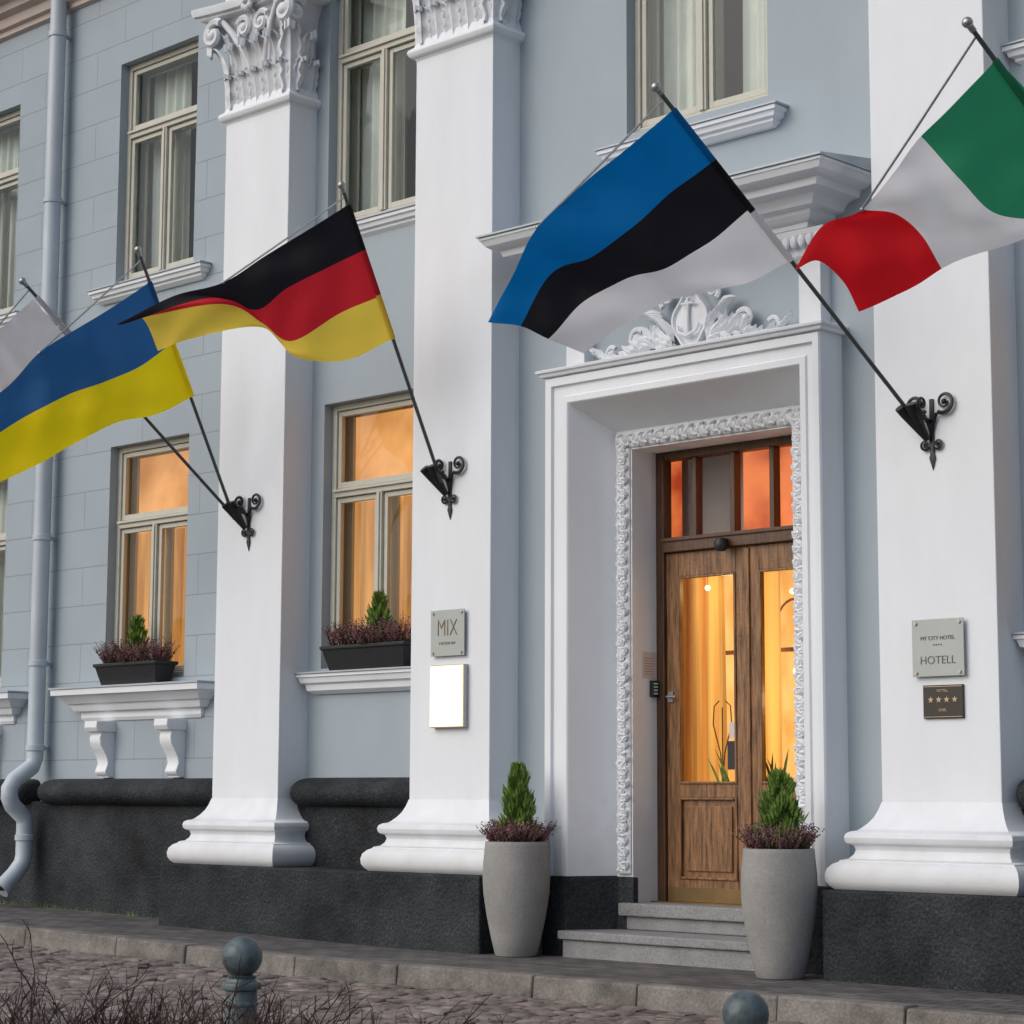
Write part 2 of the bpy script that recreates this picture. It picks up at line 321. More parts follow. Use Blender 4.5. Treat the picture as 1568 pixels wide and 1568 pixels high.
s.build("sill_consoles",WHITE,H,smooth=True,bevel=.006)
# ------------------------------------------------------------------ dark base
s=MB()
s.box(-10,-2.4,.23,W+.2,-.3,1.1);s.box(-1.7,.05,.20,W+.2,.3,1.1);s.box(5.4,7.1,.20,W+.2,.3,1.1);s.box(7.9,10,.2,W+.2,-.3,1.1)
s.box(.85,1.46,.18,W+.2,-.3,.575);s.box(4.0,4.6,.18,W+.2,-.3,.575)
s.build("dark_dado",DARK,H)
s=MB()
def bull(x0,x1,yb,yf,zc,r):
    R=[];n=10;pts=[]
    for i in range(n+1):
        a=-math.pi/2+math.pi*i/n;pts.append((max(0,math.cos(a))**.8,math.sin(a)))
    d=yb-yf
    for x,k,kz in [(x0,.55,.7),(x0+.03,.8,.88),(x0+.07,.95,.97),(x0+.12,1,1),(x1-.12,1,1),(x1-.07,.95,.97),(x1-.03,.8,.88),(x1,.55,.7)]:
        R.append([(x,yb-d*c*k,zc+r*sn*kz) for c,sn in pts])
    s.rings(R)
bull(-1.632,-.006,W+.01,.055,1.19,.13);bull(5.435,7.06,W+.01,.055,1.19,.13);bull(-5.44,-2.545,W+.01,.06,1.19,.13);bull(-10,-5.68,W+.01,.06,1.19,.13)
s.build("bullnose_band",DARK,H,smooth=True,ang=60)
s=MB();s.box(-2.87,1.10,-.30,.25,-.3,.575);s.box(4.25,10,-.30,.25,-.3,.575)
s.build("pilaster_plinth",DARK,H,bevel=.015)
# ------------------------------------------------------------------ pilasters
s=MB()
for x in PX:
    s.box(x,x+PW,0,W+.05,1.12,7.30)
    s.box(x-.02,x+PW+.02,-.03,W+.05,8.33,9.16)
s.build("pilaster_shafts",WHITE,H,bevel=.006)
s=MB()
for x in PX:
    s.loft(x,x+PW,0,W+.05,[(.577,.225),(.60,.25),(.63,.268),(.67,.272),(.71,.262),(.74,.235),(.755,.205),(.765,.20),(.775,.16),(.80,.135),(.83,.125),(.86,.135),(.872,.165),(.885,.175),(.91,.18),(.935,.172),(.95,.15),(.955,.12),(.97,.10),(1.0,.07),(1.04,.04),(1.09,.018),(1.14,.002)])
    s.loft(x,x+PW,0,W+.05,[(7.24,.001),(7.26,.012),(7.27,.035),(7.285,.05),(7.31,.058),(7.335,.05),(7.35,.03),(7.36,.015),(7.42,.0)])
s.build("pilaster_bases",WHITE,H,smooth=True,ang=28)
def capital(x,name):
    s=MB();xc=x+PW/2
    s.loft(x+.03,x+PW-.03,.03,W+.05,[(7.36,0),(7.9,.0),(8.1,.03),(8.2,.08),(8.24,.13)])
    R=[]
    for z,o in ((8.215,.17),(8.235,.20),(8.25,.20),(8.262,.235),(8.30,.245),(8.335,.245)):
        ring=[];n=12
        for i in range(n+1):
            u=i/n;xx=x-o+(PW+2*o)*u;yy=-o+.10*math.sin(math.pi*u)*(1 if .03<u<.97 else 0);ring.append((xx,yy,z))
        ring+=[(x+PW+o,-o+.08,z),(x+PW+o-.04,W*.5,z),(x+PW+o-.04,W+.05,z),(x-o+.04,W+.05,z),(x-o+.04,W*.5,z),(x-o,-o+.08,z)]
        R.append(ring)
    s.rings(R)
    X=(1,0,0);Z=(0,0,1);F=(0,-1,0);Yv=(0,1,0);E=(1,0,0);Wt=(-1,0,0)
    for i in range(5):
        s.leaf((x+.09+.18*i,.02,7.36),X,Z,F,.20,.34,.10)
    for yy in (.09,.24):
        s.leaf((x+PW-.02,yy,7.36),Yv,Z,E,.17,.34,.10);s.leaf((x+.02,yy,7.36),Yv,Z,Wt,.17,.34,.10)
    for i in range(4):
        s.leaf((x+.18+.18*i,.03,7.40),X,Z,F,.22,.58,.18)
    for c,sx in ((x+.02,-1),(x+PW-.02,1)):
        dv=V((sx,-1,0)).normalized();rt=V((1,sx,0)).normalized()
        s.leaf((c,.02,7.40),rt,Z,dv,.24,.60,.20)
        s.leaf((c,.17,7.40),Yv,Z,(sx,0,0),.18,.56,.14)
        s.leaf((c-sx*.03,.03,7.72),rt,Z,dv,.18,.42,.24)
        s.spiral((c+sx*.07,-.13,8.07),(sx,0,0),(0,0,1),.145,2.1,.040,flip=-1,start=2.4)
        s.spiral((c+sx*.13,-.05,8.07),(0,-1,0),(0,0,1),.135,2.1,.040,flip=-1,start=2.4)
        s.tube([(xc+sx*.10,.0,7.70),(xc+sx*.17,-.04,7.88),(xc+sx*.28,-.08,8.05),(xc+sx*.38,-.11,8.17),(c+sx*.02,-.13,8.21)],[.035,.035,.032,.03,.028],8)
        s.spiral((xc+sx*.12,-.08,8.07),(-sx,0,0),(0,0,1),.11,1.9,.030,flip=-1,start=2.6)
        s.tube([(xc+sx*.16,.0,7.72),(xc+sx*.22,-.04,7.9),(xc+sx*.21,-.06,8.07),(xc+sx*.17,-.07,8.155)],.025,8)
    for k in range(8):
        a=k*math.pi/4;s.sphere((xc+.055*math.cos(a),-.15,8.27+.055*math.sin(a)),.036,(1,.7,1),8,6)
    s.sphere((xc,-.175,8.27),.03,nu=8,nv=6)
    s.leaf((xc,-.03,7.90),X,Z,F,.12,.34,.12)
    s.build(name,ORN,H,smooth=True,ang=50)
for i,x in enumerate(PX): capital(x,"corinthian_capital_%d"%i)
# ------------------------------------------------------------------ portal
def portal_ring(mb,o,i,m=0,zb=.58):
    a=[(o[0],o[3],zb),(o[0],o[3],o[2]),(o[1],o[3],o[2]),(o[1],o[3],zb)]
    c=[(i[0],i[3],zb),(i[0],i[3],i[2]),(i[1],i[3],i[2]),(i[1],i[3],zb)]
    for k in range(3): mb.face([a[k],a[k+1],c[k+1],c[k]],m)
s=MB()
seq=[(1.43,4.04,4.37,W+.02),(1.43,4.04,4.37,.065),(1.44,4.03,4.36,.05),(1.50,3.98,4.30,.05),(1.51,3.97,4.29,.075),(1.60,3.92,4.215,.075),(1.61,3.91,4.205,.06),(1.655,3.865,4.16,.06),(1.665,3.855,4.15,.07),(1.845,3.67,3.95,.42)]
for a,c in zip(seq,seq[1:]): portal_ring(s,a,c)
portal_ring(s,seq[-1],(2.0,3.52,3.80,.42),zb=.575)
portal_ring(s,(2.0,3.52,3.80,.42),(2.0,3.52,3.80,.80),zb=.35)
s.build("portal_surround",WHITE,H)
s=MB();s.loft(1.43,4.04,.06,W+.02,[(4.372,.0),(4.375,.03),(4.40,.04),(4.405,.055),(4.425,.06),(4.43,.05)]);s.build("portal_cap",WHITE,H,bevel=.004)
s=MB()
for sx,xo,xi,xd in ((1,1.42,1.66,1.85),(-1,4.05,3.86,3.66)):
    s.rings([[(xo,.2,z),(xo,.04,z),(xi+sx*.01,.04,z),(xd+sx*.012,.41,z),(2.0+.012 if sx>0 else 3.508,.41,z),(2.01 if sx>0 else 3.51,.47,z),(xo,.47,z)] for z in (-.3,.572)])
s.build("portal_plinth",DARK,H,bevel=.008)
s=MB()
def lf(c,d,n,L,w,th):
    c=V(c);d=V(d).normalized();n=V(n).normalized();r=d.cross(n)
    P=[c,c+d*L*.35+r*w*.5+n*th*.3,c+d*L*.35+n*th,c+d*L*.35-r*w*.5+n*th*.3,c+d*L+n*th*.5,c+d*L*.72+r*w*.42+n*th*.2,c+d*L*.72-r*w*.42+n*th*.2,c+d*L*.72+n*th*1.1]
    for f in ((0,1,2),(0,2,3),(1,5,7,2),(2,7,6,3),(5,4,7),(7,4,6)): s.face([P[i] for i in f])
def garland(p0,p1,wd,n,across,sp=.05):
    p0=V(p0);p1=V(p1);d=(p1-p0);L=d.length;d.normalize();n=V(n);ac=V(across);k=int(L/sp)
    R=[]
    for i in range(k*3+1):
        t=i/(k*3);p=p0+(p1-p0)*t;q=.024+.008*math.sin(i*1.9);R.append([p+ac*wd*.42*math.cos(a)+n*q*math.sin(a)+n*.002 for a in [math.pi*j/6 for j in range(7)]])
    s.rings(R,cap=False,closed=False)
    for i in range(k):
        p=p0+d*(i+.5)*sp;sg=1 if i%2 else -1
        base=p-ac*sg*.03+n*.022+d*random.uniform(-.008,.008)
        lf(base,d*random.uniform(.5,.95)+ac*sg*random.uniform(.5,.95),n,random.uniform(.08,.115),random.uniform(.042,.06),.022)
        lf(base,d*random.uniform(-.1,.4)+ac*sg*1.0,n,random.uniform(.055,.08),.036,.022)
        lf(base,d*1.0-ac*sg*random.uniform(.1,.5),n,random.uniform(.05,.07),.036,.024)
        s.sphere(base+d*.01+n*.008,.014,nu=6,nv=5)
        if i%4==0: s.sphere(p+ac*sg*.045+n*.018,.02,nu=7,nv=5)
garland((1.925,.415,.60),(1.925,.415,3.88),.15,(0,-1,0),(1,0,0))
garland((3.59,.415,.60),(3.59,.415,3.88),.15,(0,-1,0),(1,0,0))
garland((1.86,.415,3.875),(3.66,.415,3.875),.15,(0,-1,0),(0,0,1))
s.build("floral_garland",ORN,H,smooth=True,ang=40)
s=MB();s.loft(1.45,3.97,.05,W+.02,[(5.12,-.1),(5.14,-.06),(5.17,-.05),(5.19,-.0),(5.215,.03),(5.24,.04),(5.25,.10),(5.28,.12),(5.31,.15),(5.325,.20),(5.33,.24),(5.38,.26),(5.385,.30),(5.41,.34),(5.45,.365),(5.455,.375),(5.475,.375)])
s.build("portal_hood",WHITE,H,smooth=True,ang=25)
s=MB();y0=-.345
s.rings([[(1.06,y0,5.478),(4.36,y0,5.478),(4.36,W+.02,5.478),(1.06,W+.02,5.478)],[(1.06,y0,5.492),(4.36,y0,5.492),(4.36,W+.02,5.58),(1.06,W+.02,5.58)]])
s.build("hood_flashing",SILLM,H)
s=MB()
for x0,x1 in ((1.52,1.71),(3.76,3.95)):
    s.box(x0,x1,.20,W+.02,4.44,4.96)
    s.loft(x0-.01,x1+.01,.19,W+.02,[(4.94,0),(4.96,.02),(5.0,.03),(5.05,.06),(5.09,.09),(5.125,.10)])
    for k in range(5):
        s.sphere((x0-.04+k*(x1-x0+.08)/4,.115,5.05),.032,(1,.8,1.5),8,6)
    for k in range(4): s.sphere((x1+.065,.15+.045*k,5.05),.028,(.8,1,1.5),8,6)
s.build("hood_consoles",ORN,H,bevel=.004)
s=MB();cx=2.735;cz=4.68
def shield(k):
    P=[]
    for i in range(40):
        a=2*math.pi*i/40;r=1+.08*math.cos(4*a)
        P.append((cx+k*.17*r*math.sin(a),cz+k*(.21 if math.cos(a)>0 else .25)*r*math.cos(a)))
    return P
s.rings([[(x,y,z) for x,z in shield(k)] for k,y in ((1.0,W+.01),(1.0,.25),(.94,.225),(.86,.225),(.80,.25),(.4,.235),(.05,.23))])
s.tube([(cx,.215,4.83),(cx,.205,4.56)],.013,8);s.tube([(cx-.06,.21,4.79),(cx+.06,.21,4.79)],.010,8)
s.tube([(cx-.10,.215,4.63),(cx-.085,.205,4.58),(cx,.20,4.545),(cx+.085,.205,4.58),(cx+.10,.215,4.63)],.013,8)
s.tube([(cx+.022*math.cos(a),.215,4.85+.022*math.sin(a)) for a in [k*math.pi/6 for k in range(13)]],.006,6)
n=(0,-1,0)
for sg in (-1,1):
    s.spiral((cx+sg*.22,.235,4.86),(sg,0,0),(0,0,1),.07,1.7,.022,flip=1,start=-1)
    s.spiral((cx+sg*.27,.235,4.50),(-sg,0,0),(0,0,1),.085,1.8,.024,flip=-1,start=1)
    path=[]
    for i in range(26):
        t=i/25;path.append(V((cx+sg*(.16+.74*t),.25,4.49+.06*math.sin(t*7))))
    s.tube(path,[.024-.012*i/25 for i in range(26)],6)
    for i,p in enumerate(path):
        for q in (-1,1):
            hgt=1.0-.55*i/25
            dd=V((sg*random.uniform(.5,1.),0,q*random.uniform(.5,1.)))
            if p.z+dd.z*.12<4.46: dd.z=abs(dd.z)*.4
            lf(p+V((0,-.012-.02*random.random(),0)),dd,n,(.10+.07*random.random())*hgt+.03,.06*hgt+.015,.035)
    for k in range(9):
        a=.15+k*.17
        lf((cx+sg*(.15+.015*k),.235,4.52+.03*k),(sg*math.sin(a+.2),0,math.cos(a)),n,.17+.04*random.random(),.065,.045)
    for k in range(5): lf((cx+sg*.32,.23,4.50),(sg*math.cos(.3+k*.35),0,math.sin(.3+k*.35)),n,.2,.05,.04)
    s.spiral((cx+sg*.52,.23,4.60),(sg,0,0),(0,0,1),.08,1.7,.022,flip=-1,start=2.5)
    s.spiral((cx+sg*.78,.235,4.52),(sg,0,0),(0,0,1),.06,1.6,.018,flip=-1,start=2.5)
s.build("anchor_relief",ORN,H,smooth=True,ang=40)
s=MB();s.box(1.9,3.62,.36,1.0,.29,.385);s.box(1.95,3.58,.40,1.0,.19,.288);s.box(1.665,3.86,-.05,.60,.125,.188);s.box(1.69,3.84,-.02,.60,-.2,.123)
s.build("entrance_steps",STEP,H,bevel=.01)
# ------------------------------------------------------------------ door
Dd=bpy.data.objects.new("entrance_door",None);COL.objects.link(Dd);Dd.parent=H
s=MB();ya,yb=.70,.80
s.box(1.995,2.075,ya,yb,.386,3.805);s.box(3.445,3.525,ya,yb,.386,3.805);s.box(2.075,3.445,ya,yb,3.735,3.805);s.box(2.075,3.445,ya-.02,yb,3.02,3.13);s.box(2.075,3.445,ya-.035,ya-.02,3.10,3.13)
for xm in (2.37,2.74,3.11): s.box(xm-.022,xm+.022,ya+.01,yb-.01,3.13,3.735)
s.build("door_frame",WOODD,Dd,bevel=.006)
s=MB();y0,y1=.725,.785
for a,bb,ga,gb in ((2.08,2.865,2.20,2.755),(2.872,3.44,2.975,3.345)):
    s.box(a,ga,y0,y1,.39,3.015);s.box(gb,bb,y0,y1,.39,3.015);s.box(ga,gb,y0,y1,2.83,3.015);s.box(ga,gb,y0,y1,1.165,1.265);s.box(ga,gb,y0,y1,.39,.56)
    s.box(ga,gb,y0+.02,y1-.02,.56,1.165)
    s.box(ga+.06,gb-.06,y0+.004,y0+.021,.62,1.10)
    q=.018
    for u0,u1,z0,z1 in ((ga,ga+q,1.265,2.83),(gb-q,gb,1.265,2.83),(ga+q,gb-q,1.265,1.265+q),(ga+q,gb-q,2.83-q,2.83),(ga,ga+q,.56,1.165),(gb-q,gb,.56,1.165),(ga+q,gb-q,.56,.56+q),(ga+q,gb-q,1.165-q,1.165)):
        s.box(u0,u1,y0-.012,y0+.012,z0,z1)
s.box(2.845,2.89,y0-.018,y0-.001,.42,3.0)
s.build("door_leaves",WOOD,Dd,bevel=.005)
s=MB();s.box(2.09,2.84,y0-.006,y0-.001,.395,.50);s.box(2.90,3.43,y0-.006,y0-.001,.395,.50);s.box(2.0,3.52,.62,.78,.386,.393);s.build("kick_plates",BRASS,Dd)
s=MB();s.face([(2.2,.755,1.265),(2.755,.755,1.265),(2.755,.755,2.83),(2.2,.755,2.83)]);s.face([(2.975,.755,1.265),(3.345,.755,1.265),(3.345,.755,2.83),(2.975,.755,2.83)]);s.face([(2.075,.755,3.13),(3.445,.755,3.13),(3.445,.755,3.735),(2.075,.755,3.735)]);s.build("door_glazing",DGLASS,Dd,recalc=False)
s=MB();s.box(2.10,2.15,.712,.7245,1.88,1.96)
s.tube([(2.125,.712,1.92),(2.125,.67,1.92),(2.20,.665,1.92)],.009,8);s.build("door_handle",SILV,Dd)
s=MB();s.lathe((2.70,.62,3.03),[(.0,-.05),(.035,-.045),(.05,-.02),(.05,.02),(.03,.05),(0,.055)],16);s.box(2.68,2.72,.62,.70,3.05,3.08);s.build("door_sensor",BLK,Dd,smooth=True)
s=MB();s.box(2.65,2.75,.742,.75,1.37,1.58);s.build("door_card_holder",BLK,Dd)
s=MB();s.box(2.67,2.745,.74,.7415,1.60,1.72);s.build("door_sticker",PAPER,Dd)
s=MB();X0,X1,Y0,Y1,Z0,Z1=1.8,3.8,.81,2.5,.38,3.9
for q in ([(X0,Y0,Z0),(X0,Y1,Z0),(X0,Y1,Z1),(X0,Y0,Z1)],[(X1,Y0,Z0),(X1,Y1,Z0),(X1,Y1,Z1),(X1,Y0,Z1)],[(X0,Y1,Z0),(X1,Y1,Z0),(X1,Y1,Z1),(X0,Y1,Z1)],[(X0,Y0,Z0),(X1,Y0,Z0),(X1,Y1,Z0),(X0,Y1,Z0)],[(X0,Y0,Z1),(X1,Y0,Z1),(X1,Y1,Z1),(X0,Y1,Z1)]): s.face(q)
s.build("vestibule",pmat("vestibule_paint",(.6,.44,.24),.9,.1,2,0),Dd)
curtain(1.82,2.20,1.30,.4,2.98,DLIT,Dd,"gold_curtain_a",.045,46)
curtain(2.34,2.66,1.34,.4,2.98,DLIT,Dd,"gold_curtain_b",.045,46)
curtain(2.98,3.30,1.34,.4,2.98,DLIT,Dd,"gold_curtain_c",.04,46)
s=MB();s.face([(1.81,1.7,.4),(3.79,1.7,.4),(3.79,1.7,2.98),(1.81,1.7,2.98)]);s.build("lobby_glow_panel",DBACK,Dd)  # glowing sheet added to stand in for the lit lobby behind
s=MB()
for xx in (2.12,2.5,2.88,3.26): s.box(xx-.014,xx+.014,1.52,1.56,.4,2.98)
for zz in (1.25,2.3): s.box(1.82,3.78,1.525,1.555,zz-.016,zz+.016)
for xx in (2.31,2.69,3.07): s.tube([(xx+.17*math.cos(a),1.54,2.3+.22+.17*math.sin(a)) for a in [math.pi*k/12 for k in range(13)]],.010,6)
s.build("lobby_partition",WOOD,Dd)
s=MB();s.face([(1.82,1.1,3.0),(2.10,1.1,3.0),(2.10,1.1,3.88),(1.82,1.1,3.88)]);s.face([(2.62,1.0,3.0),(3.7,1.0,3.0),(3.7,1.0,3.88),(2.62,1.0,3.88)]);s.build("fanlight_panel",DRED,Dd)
s=MB();s.box(1.98,2.62,1.04,1.06,3.0,3.88);s.build("fanlight_reflection_panel",DGREY,Dd)  # grey panel imitates the reflection in one fanlight pane by its colour
s=MB()
for c,r in (((2.14,1.15,2.78),.022),((3.02,1.12,2.10),.035),((3.10,1.15,1.95),.035),((2.98,1.12,2.70),.022)):
    s.sphere(c,r,nu=12,nv=8)
s.build("lobby_lamps",LAMP,Dd,smooth=True)
for i,(c,en) in enumerate((((2.45,1.02,2.75),3.),((3.15,1.05,1.9),3))):
    ld=bpy.data.lights.new("lobby_light_%d"%i,'POINT');ld.energy=en;ld.color=(1,.75,.38);ld.shadow_soft_size=.06
    lo=bpy.data.objects.new("lobby_light_%d"%i,ld);COL.objects.link(lo);lo.location=c;lo.parent=Dd
s=MB()
for k in range(18):
    bx=random.choice((2.5,2.95));a=random.uniform(-.35,.35);h=random.uniform(.18,.40);x=bx+random.uniform(-.07,.07)
    s.face([(x-.014,.95,1.15),(x+.014,.95,1.15),(x+a*h+.012,.93,1.15+h*.7),(x+a*h*1.5,.92,1.15+h),(x+a*h-.012,.93,1.15+h*.7)])
s.build("lobby_plant",GREEN,Dd)
s=MB()
for xx in (2.30,):
    for sg in (-1,1): s.tube([(xx,1.12,1.3),(xx+sg*.02,1.12,1.5),(xx+sg*.09,1.12,1.72),(xx+sg*.08,1.12,1.86),(xx+sg*.03,1.12,1.9)],.005,6)
    s.tube([(xx,1.12,1.2),(xx,1.12,1.85)],.005,6)
s.build("lobby_ironwork",WOODD,Dd)
e=empty("wall_notice");s=MB();s.box(2.001,2.006,.53,.69,2.06,2.26);s.build("sheet",PAPER,e)
s=MB()
for k in range(7): s.box(2.0062,2.0072,.55,.55+random.uniform(.08,.12),2.09+.02*k,2.094+.02*k)
s.build("lines",pmat("red_print",(.4,.12,.10),.8,.1,5,0),e)
e=empty("intercom");s=MB();s.box(2.001,2.03,.615,.69,1.92,2.045);s.build("housing",BLK,e,bevel=.004)
s=MB()
for k in range(4): s.box(2.031,2.034,.63,.675,1.94+.025*k,1.952+.025*k)
s.build("buttons",emat("button_glow",(.35,.5,.4),.25,0,(.3,.4,.35)),e)
# ------------------------------------------------------------------ signs
def text(body,size,x,z,y,mat,parent,name,thin=0,sx=1,sp=1):
    cu=bpy.data.curves.new(name,"FONT");cu.body=body;cu.size=size;cu.align_x='CENTER';cu.extrude=.0015;cu.materials.append(mat);cu.offset=thin;cu.space_character=sp
    o=bpy.data.objects.new(name,cu);COL.objects.link(o);o.location=(x,y,z);o.rotation_euler=(math.pi/2,0,0);o.scale=(sx,1,1);o.parent=parent;return o
def studs(x0,x1,z0,z1,y,parent):
    s=MB()
    for x in (x0+.03,x1-.03):
        for z in (z0+.025,z1-.025): s.tube([(x,0,z),(x,y-.012,z)],.011,10)
    s.build("studs",SILV,parent)
e=empty("restaurant_sign");s=MB();s.box(.27,.65,-.036,-.028,2.265,2.63);s.build("glass_plate",SIGNG,e,bevel=.002);studs(.27,.65,2.265,2.63,-.036,e)
text("MIX",.19,.46,2.425,-.0385,TXT,e,"lettering",-.0035,.72,1.0);text("restoran",.045,.46,2.355,-.0385,TXT,e,"lettering_small",-.0006,1,1.2)
e=empty("light_box_sign");s=MB();s.box(.285,.665,-.05,0,1.70,2.195);s.build("housing",SILV,e,bevel=.003)
s=MB();s.box(.305,.645,-.064,-.0605,1.722,2.173);s.build("light_panel",LBOX,e)
s=MB();s.box(.293,.657,-.060,-.051,1.708,2.187);s.build("light_panel_glow_rim",LBOX2,e)  # glowing border added to imitate the warm rim around the lit panel
e=empty("hotel_sign");s=MB();s.box(4.81,5.20,-.036,-.028,1.945,2.315);s.build("glass_plate",SIGNG,e,bevel=.002);studs(4.81,5.20,1.945,2.315,-.036,e)
text("MY CITY HOTEL",.036,5.005,2.18,-.0385,TXTG,e,"lettering_top",-.0004);text("HOTELL",.075,5.005,2.025,-.0385,TXTG,e,"lettering",-.0012);text("* * * *",.026,5.005,2.135,-.0385,TXTG,e,"small_line")
e=empty("star_rating_plaque");s=MB();s.box(4.875,5.175,-.02,0,1.675,1.89);s.build("plate",PLQ,e,bevel=.003)
s=MB()
for a in ((4.881,5.169,1.878,1.882),(4.881,5.169,1.683,1.687)): s.box(a[0],a[1],-.0225,-.0205,a[2],a[3])
for k in range(4):
    cxx=4.935+k*.06;P=[]
    for i in range(10):
        r=.023 if i%2==0 else .0095;a=math.pi/2+i*math.pi/5;P.append((cxx+r*math.cos(a),-.023,1.795+r*math.sin(a)))
    s.face(P)
s.build("stars",GOLD,e);text("HOTELL",.024,5.025,1.845,-.0225,GOLD,e,"label");text("EHRL",.026,5.025,1.72,-.0225,GOLD,e,"label_low")
# ------------------------------------------------------------------ drainpipe
e=empty("drainpipe");s=MB()
s.tube([(-5.57,.17,9.3),(-5.57,.17,7.2),(-5.57,.17,5),(-5.57,.17,2.5),(-5.57,.17,1.52),(-5.57,.14,1.44),(-5.57,-.06,1.30),(-5.57,-.11,1.22),(-5.57,-.11,1.14),(-5.57,-.07,1.06),(-5.57,.06,.95),(-5.57,.08,.88),(-5.57,.08,.58),(-5.57,.06,.50),(-5.57,-.02,.40),(-5.57,-.16,.27)],.083,20)
s.build("pipe",GALV,e,smooth=True,ang=50)
s=MB()
for z in (8.9,7.15,5.0,3.7,2.45,1.62):
    s.lathe((-5.57,.17,z),[(.084,-.03),(.095,-.025),(.095,.025),(.084,.03)],20);s.box(-5.59,-5.55,.24,W,z-.015,z+.015)
s.lathe((-5.57,.08,.75),[(.084,-.03),(.095,-.025),(.095,.025),(.084,.03)],20)
s.tube([(-5.57,-.125,.30),(-5.57,-.175,.255)],.095,20)
s.build("collars",GALV,e,smooth=True,ang=40)
s=MB();s.tube([(-5.57,-.172,.262),(-5.57,-.178,.2535)],.075,20);s.build("outlet",BLK,e)
# ------------------------------------------------------------------ flags
def cr(P,t):
    n=len(P)-1;x=t*n;i=min(int(x),n-1);f=x-i
    p1=P[i];p2=P[i+1];p0=P[i-1] if i>0 else 2*p1-p2;p3=P[i+2] if i+2<=n else 2*p2-p1
    return .5*((2*p1)+(p2-p0)*f+(2*p0-5*p1+4*p2-p3)*f*f+(3*p1-p0-3*p2+p3)*f**3)
def flag(name,rows,tip,base,cols,vertical=False,ph=0,amp=.035,corner=None):
    e=empty(name);G=np.array(rows,float);nr,nc=G.shape[:2];NU=72;sub=12
    mats=[clothmat(name+"_cloth_%d"%i,c) for i,c in enumerate(cols)]
    NV=sub*(len(cols) if not vertical else 3)
    grid=[]
    d1=G[0,-1]-G[0,0];d2=G[-1,0]-G[0,0];nrm=np.cross(d1,d2);nrm/=np.linalg.norm(nrm)
    for a in range(NV+1):
        v=a/NV;row=[]
        cp=[cr([G[r,c] for r in range(nr)],v) for c in range(nc)]
        for b_ in range(NU+1):
            u=b_/NU;p=cr(cp,u)
            w=amp*min(1,u*3)*(math.sin(2*math.pi*(u*1.9+.55*v)+ph)+.5*math.sin(2*math.pi*(u*3.9-.9*v)+ph*2)+.3*math.sin(2*math.pi*(u*1.1+1.7*v)+ph))
            w+=.35*amp*math.sin(2*math.pi*(v*2.6+u*1.3)+ph)*(1-u)*min(1,u*6)
            row.append(p+nrm*w)
        grid.append(row)
    mb=MB()
    if vertical: mf=lambda i,j:min(int(j/(NU/3)),2)
    else: mf=lambda i,j:min(i//sub,len(cols)-1)
    mb.grid(grid,mf=mf);mb.build("cloth",mats,e,smooth=True,ang=80)
    s=MB();tp=V(tip);bs=V(base);d=(tp-bs).normalized()
    s.tube([bs-d*.12,tp],.0145,10);s.build("pole",POLE,e,smooth=True)
    s=MB();s.sphere(tp+d*.03,.032);s.tube([tp-d*.03,tp+d*.015],.02,10);s.build("finial",SILV,e,smooth=True)
    h0=V(G[0,0]);h1=V(G[-1,0]);n=len(cols) if not vertical else 1
    s=MB()
    def onp(q): return bs+d*((q-bs).dot(d))
    for i in range(n):
        a=onp(h0+(h1-h0)*i/n);c=onp(h0+(h1-h0)*(i+1)/n)
        s.tube([a,c],.022,10,m=i)
    s.build("sleeve",mats,e,smooth=True)
    if corner is not None:
        s=MB();c=V(corner);a=tp-d*.06;s.tube([a,(a+c)/2+V((0,0,-.006)),c],.0075,6);s.sphere(c,.014,nu=8,nv=6);s.build("crossbar",SILV,e)
    return e
EST=[[(4.34,-1.87,5.42),(4.07,-1.95,5.24),(3.76,-2.04,5.03),(3.43,-2.13,4.79),(3.18,-2.11,4.50),(2.96,-2.10,4.25)],
[(4.44,-1.58,5.14),(4.20,-1.66,4.99),(3.91,-1.74,4.79),(3.63,-1.84,4.62),(3.37,-1.96,4.50),(3.11,-1.95,4.22)],
[(4.52,-1.32,4.87),(4.26,-1.39,4.69),(4.00,-1.50,4.56),(3.74,-1.64,4.47),(3.47,-1.76,4.34),(3.23,-1.81,4.15)],
[(4.62,-1.02,4.57),(4.43,-1.10,4.48),(4.20,-1.24,4.42),(3.94,-1.39,4.35),(3.68,-1.52,4.24),(3.37,-1.63,4.05)]]
GER=[[(.49,-1.18,5.68),(.19,-1.32,5.51),(-.13,-1.48,5.33),(-.44,-1.63,5.15),(-.80,-1.86,5.05),(-1.21,-2.08,4.86)],
[(.50,-1.00,5.36),(.25,-1.13,5.25),(-.06,-1.30,5.10),(-.32,-1.41,4.94),(-.57,-1.67,5.04),(-1.16,-2.05,4.86)],
[(.47,-.83,5.02),(.20,-.98,4.91),(-.17,-1.17,4.71),(-.31,-1.35,4.85),(-.50,-1.60,5.00),(-1.05,-1.97,4.90)],
[(.46,-.67,4.71),(.13,-.85,4.57),(-.18,-1.12,4.60),(-.33,-1.36,4.82),(-.79,-1.68,4.74),(-1.03,-1.82,4.65)]]
UKR=[[(-2.12,-1.11,5.52),(-2.27,-1.36,5.29),(-2.35,-1.69,5.05),(-2.58,-1.89,4.85),(-2.89,-1.99,4.59),(-3.33,-2.20,4.32)],
[(-2.11,-.84,5.04),(-2.25,-1.09,4.81),(-2.30,-1.42,4.63),(-2.53,-1.66,4.50),(-2.86,-1.84,4.34),(-3.27,-2.03,4.10)],
[(-2.12,-.61,4.60),(-2.27,-.89,4.42),(-2.32,-1.26,4.30),(-2.57,-1.49,4.14),(-2.90,-1.66,3.96),(-3.35,-1.90,3.75)]]
